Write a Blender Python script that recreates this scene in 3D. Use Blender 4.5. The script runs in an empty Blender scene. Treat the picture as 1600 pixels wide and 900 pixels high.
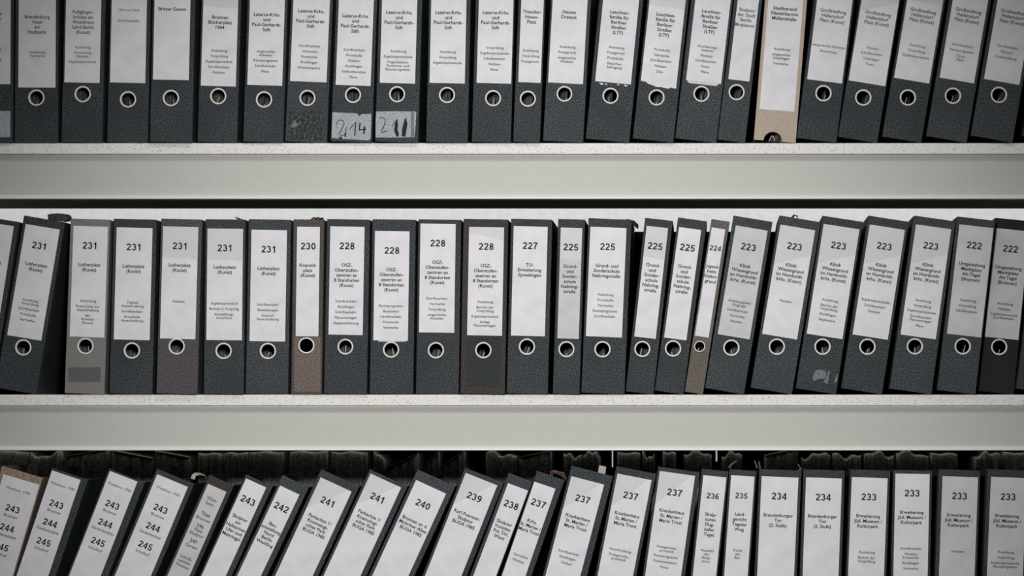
import bpy, bmesh, math, random
from mathutils import Vector, Matrix
random.seed(11)
scn = bpy.context.scene
COL = scn.collection
R = math.radians

# ---------------------------------------------------------------- camera, world, lights, exposure
S = 0.001165                      # metres per photograph pixel in the plane of the file spines
DIST = 6.8                        # lens to spines
EYE = 1.5
XH, YH = 1100, 665                # photograph column and row straight ahead of the lens
def WX(px): return (px - 800) * S
def WZ(py): return EYE + (450 - py) * S

cam_d = bpy.data.cameras.new('camera')
cam = bpy.data.objects.new('camera', cam_d); COL.objects.link(cam)
cam.location = (WX(XH), -DIST, WZ(YH))
cam.rotation_euler = (R(90), 0, 0)
cam_d.sensor_width = 36
cam_d.lens = 36 * DIST / (1600 * S)
cam_d.shift_x = -(XH - 800) / 1600
cam_d.shift_y = (YH - 450) / 1600
cam_d.clip_start = 0.05
scn.camera = cam

w = bpy.data.worlds.new('world'); scn.world = w; w.use_nodes = True
w.node_tree.nodes['Background'].inputs['Color'].default_value = (0.93, 0.96, 1.0, 1)
w.node_tree.nodes['Background'].inputs['Strength'].default_value = 0.17

def spot(name, loc, aim, power, size, blend, radius):
    d = bpy.data.lights.new(name, 'SPOT'); d.energy = power; d.spot_size = R(size); d.spot_blend = blend
    d.shadow_soft_size = radius; d.color = (1.0, 0.985, 0.965)
    o = bpy.data.objects.new(name, d); COL.objects.link(o); o.location = loc
    o.rotation_euler = (Vector(aim) - Vector(loc)).to_track_quat('-Z', 'Y').to_euler()
    return o
def area(name, loc, aim, power, sx, sy, color=(1, 1, 1)):
    d = bpy.data.lights.new(name, 'AREA'); d.shape = 'RECTANGLE'; d.size = sx; d.size_y = sy; d.energy = power; d.color = color
    o = bpy.data.objects.new(name, d); COL.objects.link(o); o.location = loc
    o.rotation_euler = (Vector(aim) - Vector(loc)).to_track_quat('-Z', 'Y').to_euler()
    return o
spot('vignette_spot', (0.0, -3.3, 1.90), (0.02, 0.0, 1.27), 312, 45.5, 1.0, 0.16)  # unseen spot added so its falloff darkens the edges of the view
area('aisle_light', (0.0, -0.9, 2.86), (0.0, -0.55, 0.0), 7, 1.3, 0.3)
area('rear_aisle_light', (0.0, 1.55, 2.86), (0.0, 2.0, 1.2), 42, 3.6, 0.3)

scn.view_settings.view_transform = 'Standard'
scn.view_settings.look = 'None'
scn.view_settings.gamma = 1.0
scn.view_settings.use_curve_mapping = False
scn.view_settings.exposure = 0.0

# ---------------------------------------------------------------- materials
def lin(c):
    c = c / 255.0
    return c / 12.92 if c <= 0.04045 else ((c + 0.055) / 1.055) ** 2.4
def rgb(r, g, b): return (lin(r), lin(g), lin(b), 1)
def mat(name, c1, c2=None, scale=600, rough=0.7, detail=2.0, metal=0.0, bump=0.0, spread=(0.35, 0.65), big=None, bigscale=14, spec=0.3, stretch=None):
    m = bpy.data.materials.new(name); m.use_nodes = True
    nt = m.node_tree; b = nt.nodes['Principled BSDF']
    b.inputs['Roughness'].default_value = rough; b.inputs['Metallic'].default_value = metal
    b.inputs['Specular IOR Level'].default_value = spec
    if c2 is None:
        b.inputs['Base Color'].default_value = c1
        return m
    tc = nt.nodes.new('ShaderNodeTexCoord')
    vec = tc.outputs['Object']
    if stretch:
        mp = nt.nodes.new('ShaderNodeMapping'); mp.inputs['Scale'].default_value = stretch
        nt.links.new(vec, mp.inputs['Vector']); vec2 = mp.outputs['Vector']
    else: vec2 = vec
    n = nt.nodes.new('ShaderNodeTexNoise'); n.inputs['Scale'].default_value = scale; n.inputs['Detail'].default_value = detail
    nt.links.new(vec2, n.inputs['Vector'])
    r = nt.nodes.new('ShaderNodeValToRGB')
    r.color_ramp.elements[0].position = spread[0]; r.color_ramp.elements[0].color = c1
    r.color_ramp.elements[1].position = spread[1]; r.color_ramp.elements[1].color = c2
    nt.links.new(n.outputs['Fac'], r.inputs['Fac'])
    out = r.outputs['Color']
    if big:                                                   # broad wear and fading of the material itself
        n2 = nt.nodes.new('ShaderNodeTexNoise'); n2.inputs['Scale'].default_value = bigscale; n2.inputs['Detail'].default_value = 4
        oi = nt.nodes.new('ShaderNodeObjectInfo')
        ad = nt.nodes.new('ShaderNodeVectorMath'); ad.operation = 'ADD'
        sc_ = nt.nodes.new('ShaderNodeVectorMath'); sc_.operation = 'SCALE'; sc_.inputs[0].default_value = (37, 11, 23)
        nt.links.new(oi.outputs['Random'], sc_.inputs['Scale'])
        nt.links.new(vec, ad.inputs[0]); nt.links.new(sc_.outputs[0], ad.inputs[1])
        nt.links.new(ad.outputs[0], n2.inputs['Vector'])
        r2 = nt.nodes.new('ShaderNodeValToRGB')
        r2.color_ramp.elements[0].position = 0.42; r2.color_ramp.elements[0].color = (0, 0, 0, 1)
        r2.color_ramp.elements[1].position = 0.75; r2.color_ramp.elements[1].color = (1, 1, 1, 1)
        nt.links.new(n2.outputs['Fac'], r2.inputs['Fac'])
        mx = nt.nodes.new('ShaderNodeMixRGB'); mx.inputs['Color2'].default_value = big
        mul = nt.nodes.new('ShaderNodeMath'); mul.operation = 'MULTIPLY'; mul.inputs[1].default_value = 0.6
        nt.links.new(r2.outputs['Color'], mul.inputs[0]); nt.links.new(mul.outputs[0], mx.inputs['Fac'])
        nt.links.new(out, mx.inputs['Color1']); out = mx.outputs['Color']
    nt.links.new(out, b.inputs['Base Color'])
    if bump:
        bp = nt.nodes.new('ShaderNodeBump'); bp.inputs['Strength'].default_value = bump; bp.inputs['Distance'].default_value = 0.001
        nt.links.new(n.outputs['Fac'], bp.inputs['Height']); nt.links.new(bp.outputs['Normal'], b.inputs['Normal'])
    return m

M = {}
M['dark'] = mat('marbled_black_board', rgb(13, 16, 18), rgb(81, 89, 93), 400, 0.72, 3, bump=0.3, spread=(0.34, 0.68), big=rgb(40, 46, 50))
M['cool'] = mat('marbled_slate_board', rgb(18, 21, 23), rgb(88, 96, 100), 400, 0.72, 3, bump=0.3, spread=(0.34, 0.68), big=rgb(49, 55, 59))
M['brownblack'] = mat('marbled_brown_black_board', rgb(24, 22, 21), rgb(86, 80, 78), 400, 0.75, 3, bump=0.3, spread=(0.34, 0.68), big=rgb(58, 53, 51))
M['brown'] = mat('marbled_brown_board', rgb(48, 42, 39), rgb(104, 93, 87), 430, 0.75, 2, bump=0.15, big=rgb(88, 78, 72))
M['rubbed'] = mat('rubbed_brown_board', rgb(84, 74, 70), rgb(134, 121, 115), 430, 0.75, 2, bump=0.1)
M['taupe'] = mat('taupe_board', rgb(72, 67, 61), rgb(124, 116, 108), 430, 0.75, 2, bump=0.15, big=rgb(120, 110, 102))
M['tan'] = mat('tan_cardboard', rgb(182, 168, 152), rgb(192, 178, 163), 160, 0.8, 4, bump=0.1, big=rgb(170, 158, 144))
M['tan_dim'] = mat('tan_brown_cardboard', rgb(138, 118, 104), rgb(166, 146, 132), 160, 0.8, 4, bump=0.1)
M['grey'] = mat('grey_board', rgb(112, 110, 108), rgb(140, 138, 136), 520, 0.75, 2, bump=0.1)
M['mauve'] = mat('faded_mauve_black_board', rgb(56, 54, 58), rgb(100, 95, 100), 430, 0.75, 2, bump=0.12)
M['black'] = mat('plain_and_shade_black', rgb(17, 18, 20), rgb(34, 35, 37), 520, 0.7, 2)  # also carries the shade painted onto the set-back file
M['inner'] = mat('dark_lining', rgb(26, 27, 28), rgb(48, 48, 48), 300, 0.85, 2)
M['paper'] = mat('white_label_paper', rgb(222, 221, 227), rgb(234, 233, 237), 25, 0.6, 3)
M['paper_grey'] = mat('grey_label_paper', rgb(198, 198, 199), rgb(212, 211, 212), 25, 0.6, 3)
M['paper_greyer'] = mat('greyer_label_paper', rgb(212, 211, 213), rgb(219, 218, 219), 25, 0.6, 3)
M['ink'] = mat('black_print', rgb(34, 33, 38))
M['faint_ink'] = mat('faded_grey_print', rgb(96, 95, 100))
M['ring'] = mat('nickel_ring', rgb(232, 231, 228), rough=0.45, metal=0.0, spec=0.5)
M['steel'] = mat('bright_steel_wire', rgb(215, 214, 210), rough=0.4)
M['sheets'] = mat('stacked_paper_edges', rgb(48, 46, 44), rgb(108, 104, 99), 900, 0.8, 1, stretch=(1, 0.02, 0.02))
M['sticker'] = mat('worn_sticker_paper', rgb(128, 134, 140), rgb(182, 187, 192), 420, 0.7, 6, spread=(0.3, 0.6))
M['residue'] = mat('scuffed_glue_residue', rgb(44, 49, 52), rgb(112, 116, 118), 210, 0.75, 8, spread=(0.48, 0.82))
M['smear'] = mat('grey_paper_residue', rgb(100, 105, 107), rgb(132, 136, 138), 260, 0.75, 4)
M['marker'] = mat('black_marker', rgb(28, 28, 30))
M['shadowboard'] = mat('unfaded_black_board', rgb(20, 23, 25), rgb(62, 67, 70), 430, 0.72, 3, bump=0.3, spread=(0.3, 0.7))  # board patch where an older label was removed
M['mauvepatch'] = mat('unfaded_grey_board', rgb(84, 82, 85), rgb(106, 104, 107), 520, 0.75, 2)
M['steelpaint'] = mat('pale_grey_enamel', rgb(190, 191, 185), rgb(200, 201, 195), 500, 0.5, 2, bump=0.02)
M['darksteel'] = mat('dark_brown_black_steel', rgb(30, 29, 27), rgb(50, 48, 45), 700, 0.75, 2)
M['rearsteel'] = mat('brown_grey_steel', rgb(92, 89, 84), rgb(134, 130, 124), 520, 0.75, 2)
M['lightblock'] = mat('matt_black_light_block', rgb(14, 14, 14), rough=0.9, spec=0.1)  # black for the added boards that block light
M['lip_highlight'] = mat('white_lip_highlight', rgb(236, 236, 231), rough=0.4, spec=0.5)  # near-white that paints a highlight onto the beam's lower lip
M['chip'] = mat('white_chipboard_edge', rgb(190, 185, 180), rgb(243, 241, 238), 330, 0.75, 5, bump=0.6, spread=(0.30, 0.46), stretch=(0.6, 1, 1))
M['wall'] = mat('white_plaster', rgb(232, 232, 232), rgb(240, 240, 240), 60, 0.85, 4)
M['floorm'] = mat('grey_linoleum', rgb(140, 140, 136), rgb(160, 160, 156), 40, 0.6, 5)
M['bundle'] = mat('dark_bundled_paper', rgb(74, 73, 70), rgb(170, 167, 160), 260, 0.9, 5, bump=0.4, spread=(0.3, 0.75))
M['bundle2'] = mat('dark_folder_board', rgb(84, 84, 79), rgb(140, 138, 131), 420, 0.85, 3)
M['frayed'] = mat('frayed_brown_paper', rgb(88, 72, 62), rgb(140, 118, 104), 300, 0.9, 4)
M['cream'] = mat('cream_card', rgb(190, 184, 170), rgb(206, 200, 188), 120, 0.8, 3)

# ---------------------------------------------------------------- mesh helpers
def mesh_obj(name, bm, mats, parent=None, smooth=False):
    me = bpy.data.meshes.new(name)
    bmesh.ops.recalc_face_normals(bm, faces=bm.faces)
    bm.to_mesh(me); bm.free()
    for mm in (mats if isinstance(mats, (list, tuple)) else [mats]): me.materials.append(mm)
    if smooth:
        for p in me.polygons: p.use_smooth = True
    o = bpy.data.objects.new(name, me); COL.objects.link(o)
    if parent is not None: o.parent = parent
    return o
def bevel(o, wdt, seg=2, ang=40):
    m = o.modifiers.new('bevel', 'BEVEL'); m.width = wdt; m.segments = seg; m.limit_method = 'ANGLE'; m.angle_limit = R(ang)
    return o
def box(bm, x0, x1, y0, y1, z0, z1):
    v = [bm.verts.new(p) for p in ((x0, y0, z0), (x1, y0, z0), (x1, y1, z0), (x0, y1, z0), (x0, y0, z1), (x1, y0, z1), (x1, y1, z1), (x0, y1, z1))]
    for f in ((0, 1, 5, 4), (1, 2, 6, 5), (2, 3, 7, 6), (3, 0, 4, 7), (4, 5, 6, 7), (3, 2, 1, 0)): bm.faces.new([v[i] for i in f])
def box_obj(name, x0, x1, y0, y1, z0, z1, m, parent=None, bv=0, seg=2):
    bm = bmesh.new(); box(bm, x0, x1, y0, y1, z0, z1)
    o = mesh_obj(name, bm, m, parent)
    if bv: bevel(o, bv, seg)
    return o
def extrude_profile(name, prof, x0, x1, m, parent=None):      # (y, z) outline swept along x
    bm = bmesh.new()
    a = [bm.verts.new((x0, y, z)) for y, z in prof]; b = [bm.verts.new((x1, y, z)) for y, z in prof]
    n = len(prof)
    for i in range(n): bm.faces.new((a[i], a[(i + 1) % n], b[(i + 1) % n], b[i]))
    bm.faces.new(a); bm.faces.new(list(reversed(b)))
    return mesh_obj(name, bm, m, parent)
def plate(name, pts, y0, y1, m, parent=None):                 # flat outline in x, z with thickness in y
    bm = bmesh.new()
    a = [bm.verts.new((x, y0, z)) for x, z in pts]; b = [bm.verts.new((x, y1, z)) for x, z in pts]
    n = len(pts)
    for i in range(n): bm.faces.new((a[i], a[(i + 1) % n], b[(i + 1) % n], b[i]))
    bm.faces.new(a); bm.faces.new(list(reversed(b)))
    return mesh_obj(name, bm, m, parent)
def tube_bm(bm, pts, r, n=8):
    rings = []
    pts = [Vector(p) for p in pts]
    for i, p in enumerate(pts):
        t = (pts[min(i + 1, len(pts) - 1)] - pts[max(i - 1, 0)]).normalized()
        a = t.orthogonal().normalized() if i == 0 else (rings[-1][1] - t * rings[-1][1].dot(t)).normalized()
        b = t.cross(a)
        rings.append(([bm.verts.new(p + (a * math.cos(k * 2 * math.pi / n) + b * math.sin(k * 2 * math.pi / n)) * r) for k in range(n)], a))
    for (p, _), (q, _) in zip(rings, rings[1:]):
        for k in range(n): bm.faces.new((p[k], p[(k + 1) % n], q[(k + 1) % n], q[k]))
    bm.faces.new(list(reversed(rings[0][0]))); bm.faces.new(rings[-1][0])
def empty(name, loc, rot=(0, 0, 0)):
    o = bpy.data.objects.new(name, None); COL.objects.link(o); o.location = loc; o.rotation_euler = rot; o.empty_display_size = 0.05
    return o
def tag(o, label=None, cat=None, group=None, kind=None):
    if label: o['label'] = label
    if cat: o['category'] = cat
    if group: o['group'] = group
    if kind: o['kind'] = kind
    return o

# ---------------------------------------------------------------- room shell
tag(box_obj('floor', -3.5, 3.5, -7.6, 2.6, -0.1, 0, M['floorm']), kind='structure')
tag(box_obj('ceiling', -3.5, 3.5, -7.6, 2.6, 2.9, 3.0, M['wall']), kind='structure')
tag(box_obj('wall_back', -3.6, 3.6, 2.5, 2.62, 0, 2.9, M['wall']), kind='structure')
tag(box_obj('wall_left', -3.62, -3.5, -7.6, 2.5, 0, 2.9, M['wall']), kind='structure')
tag(box_obj('wall_right', 3.5, 3.62, -7.6, 2.5, 0, 2.9, M['wall']), kind='structure')
tag(box_obj('wall_front', -3.6, 3.6, -7.7, -7.6, 0, 2.9, M['wall']), kind='structure')

# ---------------------------------------------------------------- the rack
SHELF_Y = (223.6, 616.6, 1008.5)                              # shelf tops in photograph rows
X0, X1 = -1.42, 1.42
rack = tag(empty('shelf_rack', (0, 0, 0)), 'pale grey steel shelf rack with rough white chipboard shelves carrying the rows of files', 'shelf')
BD = 0.30
for sy in SHELF_Y:
    zt = WZ(sy); zb = zt - 17.0 * S
    bm = bmesh.new(); nx = 284
    # shelf board with a slightly ragged front edge
    cols = []
    for i in range(nx + 1):
        x = X0 + (X1 - X0) * i / nx
        j = random.uniform(-0.0004, 0.0004)
        cols.append([bm.verts.new(p) for p in ((x, 0.0012 + j, zt), (x, 0.0 + j, zt - 0.0012), (x, 0.0002 + random.uniform(-.0003, .0003), zb + 0.001), (x, 0.001, zb), (x, BD, zb), (x, BD, zt))])
    for a, b in zip(cols, cols[1:]):
        for k in range(6): bm.faces.new((a[k], a[(k + 1) % 6], b[(k + 1) % 6], b[k]))
    bm.faces.new(cols[0]); bm.faces.new(list(reversed(cols[-1])))
    mesh_obj('shelf_board', bm, M['chip'], rack)
    # front beam: upper lip set back under the board, flat web, rolled lower lip
    h0 = zb; hb = zt - 87.5 * S
    prof = [(0.0045, h0 - 0.0006), (0.0035, h0 - 0.002), (0.0035, h0 - 0.003), (0.0075, h0 - 0.010), (0.0085, h0 - 0.013), (0.0085, hb),
            (0.038, hb), (0.038, hb + 0.002), (0.011, hb + 0.002), (0.011, h0 - 0.0006)]
    extrude_profile('front_beam', prof, X0, X1, M['steelpaint'], rack)
    lip = [(0.0083, hb + 0.0082), (0.0072, hb + 0.0076), (0.0020, hb + 0.0044), (0.0008, hb + 0.0034), (0.0006, hb + 0.0016), (0.0015, hb + 0.0004), (0.004, hb), (0.0083, hb)]
    extrude_profile('lip_highlight_strip', lip, X0, X1, M['lip_highlight'], rack)  # the lower lip's highlight, painted as a paler strip
    prof2 = [(BD - 0.010, h0 - 0.0006), (BD - 0.010, hb), (BD + 0.0, hb), (BD + 0.0, h0 - 0.0006)]
    extrude_profile('rear_beam', prof2, X0, X1, M['steelpaint'], rack)
for sy, hh in ((SHELF_Y[0], 0.33), (SHELF_Y[1], 0.312)):
    box_obj('gap_darkener', X0, X1, BD - 0.004, BD, WZ(sy) + 0.0002, WZ(sy) + hh, M['lightblock'], rack)  # boards added to keep the gaps between files black
for x in (X0 - 0.042, X1 + 0.002):
    for y in (0.0, BD - 0.045):
        up = box_obj('upright', x, x + 0.04, y, y + 0.045, 0, 2.3, M['steelpaint'], rack, 0.002)

# ---------------------------------------------------------------- lettering
_dg = None
_cache = {}
def line_mesh(txt, off):
    k = (txt, off)
    if k in _cache: return _cache[k]
    c = bpy.data.curves.new('letters', 'FONT'); c.body = txt; c.size = 1; c.offset = off; c.align_x = 'CENTER'; c.resolution_u = 2; c.fill_mode = 'FRONT'
    o = bpy.data.objects.new('letters', c); COL.objects.link(o)
    bpy.context.view_layer.update()
    m = o.to_mesh()
    vs = [(v.co.x, v.co.y) for v in m.vertices]; fs = [tuple(p.vertices) for p in m.polygons]
    o.to_mesh_clear()
    bpy.data.objects.remove(o); bpy.data.curves.remove(c)
    if vs:
        cx = (min(v[0] for v in vs) + max(v[0] for v in vs)) / 2
        vs = [(a - cx, b) for a, b in vs]
    _cache[k] = (vs, fs)
    return _cache[k]
def add_line(bm, txt, cx, base, size, off, sx=1.0, y=0.0, mi=1, maxw=None):
    vs, fs = line_mesh(txt, off)
    if not vs: return
    wd = (max(v[0] for v in vs) - min(v[0] for v in vs)) * size * sx
    if maxw and wd > maxw: sx *= maxw / wd
    nv = [bm.verts.new((cx + a * size * sx, y, base + b * size)) for a, b in vs]
    for f in fs:
        try:
            fc = bm.faces.new([nv[i] for i in f]); fc.material_index = mi
        except ValueError: pass
def arc(cx, cy, rx, ry, a0, a1, n=14):
    return [(cx + rx * math.cos(R(a0 + (a1 - a0) * i / n)), cy + ry * math.sin(R(a0 + (a1 - a0) * i / n))) for i in range(n + 1)]
SIX = [(arc(.33, .31, .225, .225, 0, 360, 22), .19), (arc(.40, .46, .295, .45, 185, 62), .185)]
DIG = {'0': [(arc(.33, .5, .23, .41, 0, 360, 26), .19)], '1': [([(.38, 0), (.38, 1)], .2), ([(.40, .90), (.26, .77), (.09, .70)], .17)],
       '2': [(arc(.325, .69, .23, .22, 172, -30) + [(.36, .40), (.18, .22), (.10, .09)], .185), ([(.03, .09), (.63, .09)], .18)],
       '3': [(arc(.31, .715, .205, .195, 165, -88), .18), (arc(.315, .30, .235, .215, 88, -165), .185)],
       '4': [([(.47, 0), (.47, 1)], .19), ([(.45, .95), (.28, .68), (.06, .31)], .15), ([(.01, .29), (.65, .29)], .165)],
       '5': [([(.60, .915), (.14, .915)], .17), ([(.19, .96), (.10, .46)], .165), (arc(.315, .325, .235, .24, 142, -165), .185)],
       '6': SIX, '7': [([(.03, .915), (.62, .915)], .17), ([(.57, .90), (.40, .66), (.28, .33), (.23, 0)], .19)],
       '8': [(arc(.33, .735, .19, .18, 0, 360, 20), .175), (arc(.33, .29, .23, .205, 0, 360, 22), .185)],
       '9': [([(.66 - a, 1 - b) for a, b in p], q) for p, q in SIX]}
def add_number(bm, txt, cx, base, cap, y, mi=1, adv=0.765):
    x = cx - (adv * (len(txt) - 1) + .66) * cap / 2
    for ch in txt:
        for pts, wd in DIG[ch]: ribbon(bm, [(x + a * cap, base + b * cap) for a, b in pts], wd * cap, y, mi)
        x += adv * cap
def ribbon(bm, pts, wd, y, mi=1):                             # a pen stroke in the x, z plane
    prev = None
    P = [Vector((a, 0, b)) for a, b in pts]
    for i, p in enumerate(P):
        t = (P[min(i + 1, len(P) - 1)] - P[max(i - 1, 0)]).normalized()
        nrm = Vector((-t.z, 0, t.x))
        ww = wd[i] if isinstance(wd, (list, tuple)) else wd
        a = bm.verts.new((p.x + nrm.x * ww / 2, y, p.z + nrm.z * ww / 2)); b = bm.verts.new((p.x - nrm.x * ww / 2, y, p.z - nrm.z * ww / 2))
        if prev:
            f = bm.faces.new((prev[0], a, b, prev[1])); f.material_index = mi
        prev = (a, b)

# ---------------------------------------------------------------- the files
LUT = 'Lutherplatz\n(Kunst)'
OSZ = 'OSZ-\nOberstufen-\nzentren an\n8 Standorten\n(Kunst)'
GRU = 'Grund-\nund\nSonder-\nschule\nNehring-\nstraße'
KLI = 'Klinik\nWiesengrund\nim Humboldt-\nkrhs. (Kunst)'
LAZ = 'Lazarus-Krhs.\nund\nPaul-Gerhardt-\nStift'
LTF = 'Leuchten-\nfamilie für\nBerliner\nStraßen\n(LTF)'
KRA = 'Krankenhaus\nSt. Marien /\nMaria Trost'
PAR = 'Parkachse 1/\nKosmologi-\nscher Park\nBUGA 1985'
ERW = 'Erweiterung\nJüd. Museum /\nKulturpark'
GRO = 'Großsiedlung\nHellersdorf\nPlatz (Kunst)'
# row, anchor, x, y, label width, label length, lean, width, left margin, ring (x, y, radius), board, number, title, items, label words, options
F = []
def f(*a, **k): F.append((a, k))
# top shelf (anchor: lower left corner of the label)
f(0,'B',-38,132,55,172,.3,66,6,(-12,152,13),'dark','','Bahnhofs-\nvorplatz\n(Kunst)','Auslobung|Notizen|Vorprüfung|Pläne','file cut off by the left edge of the top row, grey sticker at its foot',sticker='plain')
f(0,'B',29,137,58,172,.3,68,6,(57,153,13),'dark','','Brandenburg\nHaus\nam\nStadtpark','Auslobung/Vermerke','first whole file of the top row, beside the cut-off one, label ending lowest there',faint=1)
f(0,'B',101,129,55,172,1.2,64,3,(129.5,147.5,13),'dark','','Fußgänger-\nbrücke am\nWestkreuz\nLand Berlin\n(Kunst)','Auslobung|Vorprüfung/Notizen|Ergebnisprotokoll','second whole file from the left on the top row, ring close under its label',faint=1)
f(0,'B',172,129,55,172,1.2,64,3,(200,155.5,13),'dark','','','Haus am Park||Schriftverkehr','top row file whose white label holds only two thin grey lines',faint=1,itop=60)
f(0,'B',240,125,56,172,1.2,66,3,(268,154,13),'dark','','Britzer Damm','','top row file whose label carries a single bold line and nothing below')
f(0,'B',314,134,54.5,172,1.7,62,3,(341,150.5,13),'dark','','Brunnen\nBlücherplatz\n1984','Auslobung|Vorprüfung|Ergebnisprotokoll|Schriftverkehr|Notizen','top row file with a three-line bold title and five thin lines',aged='top',ttop=67)
f(0,'B',387,133,54.5,172,1.8,63,4,(413,156,13),'dark','',LAZ,'eingereichte/Arbeiten|Raumprogramm|Schriftverkehr|Pläne','black file just left of the one with scuffed glue at its foot',itop=121)
f(0,'B',453,126.5,57,172,2.4,65.5,4,(480,153,12.8),'cool','',LAZ,'Schriftverkehr|Vermerke|Protokolle|Rückfragen|Arbeitspapiere','black file with a scuffed glue patch below its ring, left of the sticker 214',itop=118,residue=(448,173,507,221))
f(0,'B',525,133,54.5,172,2.2,67,4.5,(552,149,12.8),'dark','',LAZ,'Schriftverkehr|Protokolle|Notizen|Rückfragen|Gebäudeanalyse|Pläne','black file with a torn grey sticker handwritten 214 at its foot',ttop=66,sticker='214')
f(0,'B',594,130,55,172,1.6,68.5,6,(621,148,12.8),'dark','',LAZ,'Auslobung|Ergebnisprotokolle|Organisations-/Funktions- und/Raumprogramm','black file with a taped grey sticker handwritten 211 at its foot',itop=124,sticker='211')
f(0,'B',671.5,130,55,172,1.2,65,3.5,(698.7,149,12.8),'dark','',LAZ,'Auslobung|Vorprüfung|Ergebnisprotokolle','black file right of the sticker 211, three thin lines on its label',itop=125)
f(0,'B',745,130,54,172,1.6,61,5,(770.7,154,12.8),'dark','',LAZ,'Vorprüfung|Ergebnisprotokolle|Schriftverkehr|Notizen|Pläne','black file on the top row directly left of the narrow one')
f(0,'B',810,129,35,172,2.2,42,4.5,(825,155,12.8),'dark','','Theodor-\nHeuss-\nPlatz','Auslobung|Vorprüfung|Preisgericht','narrow upright black file in the middle of the top row',itop=124)
f(0,'B',856.5,129,54.5,172,3.2,63,3,(882,147,12.5),'cool','','Nasses\nDreieck','Auslobung|Preisgericht|eingereichte/Arbeiten','black file headed Nasses Dreieck, right of the narrow upright one',ttop=63,itop=117)
f(0,'B',930,127,56,172,5.6,68.5,6,(954,150,12.8),'dark','',LTF,'Auslobung|Preisgericht|Protokolle|Besucher-/befragung','black file headed Leuchtenfamilie with paper crumbs stuck below its label',crumbs=1)
f(0,'B',1001,131,56,172,6.2,64,3,(1026,153,12.8),'dark','',LTF,'Protokolle|Vermerke|Schriftverkehr|Notizen|Dias','black file headed Leuchtenfamilie whose label is torn along the bottom',torn=1,aged='top')
f(0,'B',1072,125,55,172,6.6,66,6.5,(1096,146.7,12.8),'cool','',LTF,'Anschauungs-/material|Notizen|Schriftverkehr|Fotos|Pläne','black file headed Leuchtenfamilie with an older label peeping out beneath',under=1)
f(0,'B',1138,124,33,172,6.8,44,6,(1151,144.5,12.8),'cool','','Skulptur\nder Stadt\nBerlin\nMoabiterstr.','','narrow dark file leaning left of the tan one on the top row',faint=1)
f(0,'B',1186.7,170.7,54.7,215,4.6,65.5,5,(1207,224,14.5),'tan','','Stadtbereich\nNiederbarnim\nMüllerstraße','Auslobung|eingereichte/Unterlagen|Vermerke','tan cardboard file with a half-round cut-out at its foot',ttop=58,itop=121,half=1)
f(0,'B',1261,124,55,172,7.2,64,4.5,(1286.7,146,13),'dark','',GRO,'eingereichte Arbeiten|Bewertung','black leaning file right beside the tan one',faint=1)
f(0,'B',1326,125.5,58,172,9.2,63,3,(1349,152.5,13),'dark','',GRO,'Notizen|Schriftverkehr|Unterlagen|Fotos','second black file right of the tan one, leaning, four thin lines',faint=1,aged='diag')
f(0,'B',1397,121.5,55.6,172,9.6,62,3,(1418.7,152.5,13),'dark','',GRO,'Auslobung|Vorprüfung|Ergebnisprotokoll','third black file right of the tan one on the top row',faint=1,aged='top')
f(0,'B',1468,121.5,54.5,172,9.7,64,5,(1489,150,13),'cool','',GRO,'Schriftverkehr|Raumprogramm|Fotos/Pläne','last but one whole file of the top row, leaning right',faint=1)
f(0,'B',1537,124,56,172,9.8,66,5,(1560.5,149,13),'cool','',GRO,'Schriftverkehr|Notizen|Ausschreibung','last whole file at the right end of the top row',faint=1)
f(0,'B',1618,124,55,172,9.8,66,5,(1641,149,13),'dark','','','','sliver of a file cut off at the right edge of the top row')
# middle shelf (anchor: upper left corner of the label)
f(1,'T',-33,345,55,176,9,66,4,(-40,543,13),'dark','231',LUT,'Auslobung|Vermerke','leaning file numbered 231 cut off by the left edge of the middle row')
f(1,'T',40,350,54,176,9.5,65,5,(36,543,13),'dark','231',LUT,'Auslobung/Vorprüfung|Schriftverkehr|Protokolle|Vermerke','leaning black file numbered 231 beside the wide dark gap on the middle row',flap='lump')
f(1,'T',115.5,353,54,173,2,62,5,(134,541,13),'grey','231',LUT,'Auslobung|Preisrichter zur/Ausschreibung|der/Arbeiten/(Kunst)','light grey file numbered 231 on the middle row',patch=(107,574,158,597,'mauvepatch'))
f(1,'T',183,355.5,56,175,1.5,67,5,(206.6,548,13),'dark','231',LUT,'Digitale/Ausschreibung|Schriftverkehr|Protokolle/Ausschreibung','black file numbered 231 between the light grey and the mauve-grey file')
f(1,'T',256,354,55,175,1.6,64,3.5,(277,541.5,13),'mauve','231',LUT,'Notizen','faded mauve-grey file numbered 231 with one thin line on its label',aged='top')
f(1,'T',325,357.5,55.5,174,.6,63,3.5,(350,548.6,13),'dark','231',LUT,'Ergebnisprotokoll|Bericht d. Vorprüfg.|Ausstellungs-/broschüre','upright black file numbered 231 right of the mauve-grey one',flap='nick',aged='top')
f(1,'T',393,359,55.5,174,1.0,66.5,5,(418.5,548.6,13),'cool','231',LUT,'Schriftverkehr|Bewerbungen|Entwurf/Ausschreibung','black file numbered 231 standing left of the brown file numbered 230')
f(1,'T',464.7,354.5,35.5,171,.8,48,6,(479,540,13),'brown','230','Kranold-\nplatz\n(Kunst)','','narrow brown file numbered 230 with a rubbed lower half',flap='tuft',patch=(460,527,501,612,'rubbed'))
f(1,'T',516.6,354,53.4,169,1.0,67,5.5,(540,542,12.5),'dark','228',OSZ,'Schriftverkehr|Rückfragen|Schriftverkehr|Planunterlagen|Abgabeerklärung','file numbered 228 standing right of the narrow brown 230')
f(1,'T',586,361,54,171,.9,68,4.5,(611,546.5,13),'dark','228',OSZ,'Raumprogramm|Baukosten|Schriftverkehr|Protokolle|Vermerke','file numbered 228 whose label sits lowest, an older label peeping out beneath',under=2)
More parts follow.
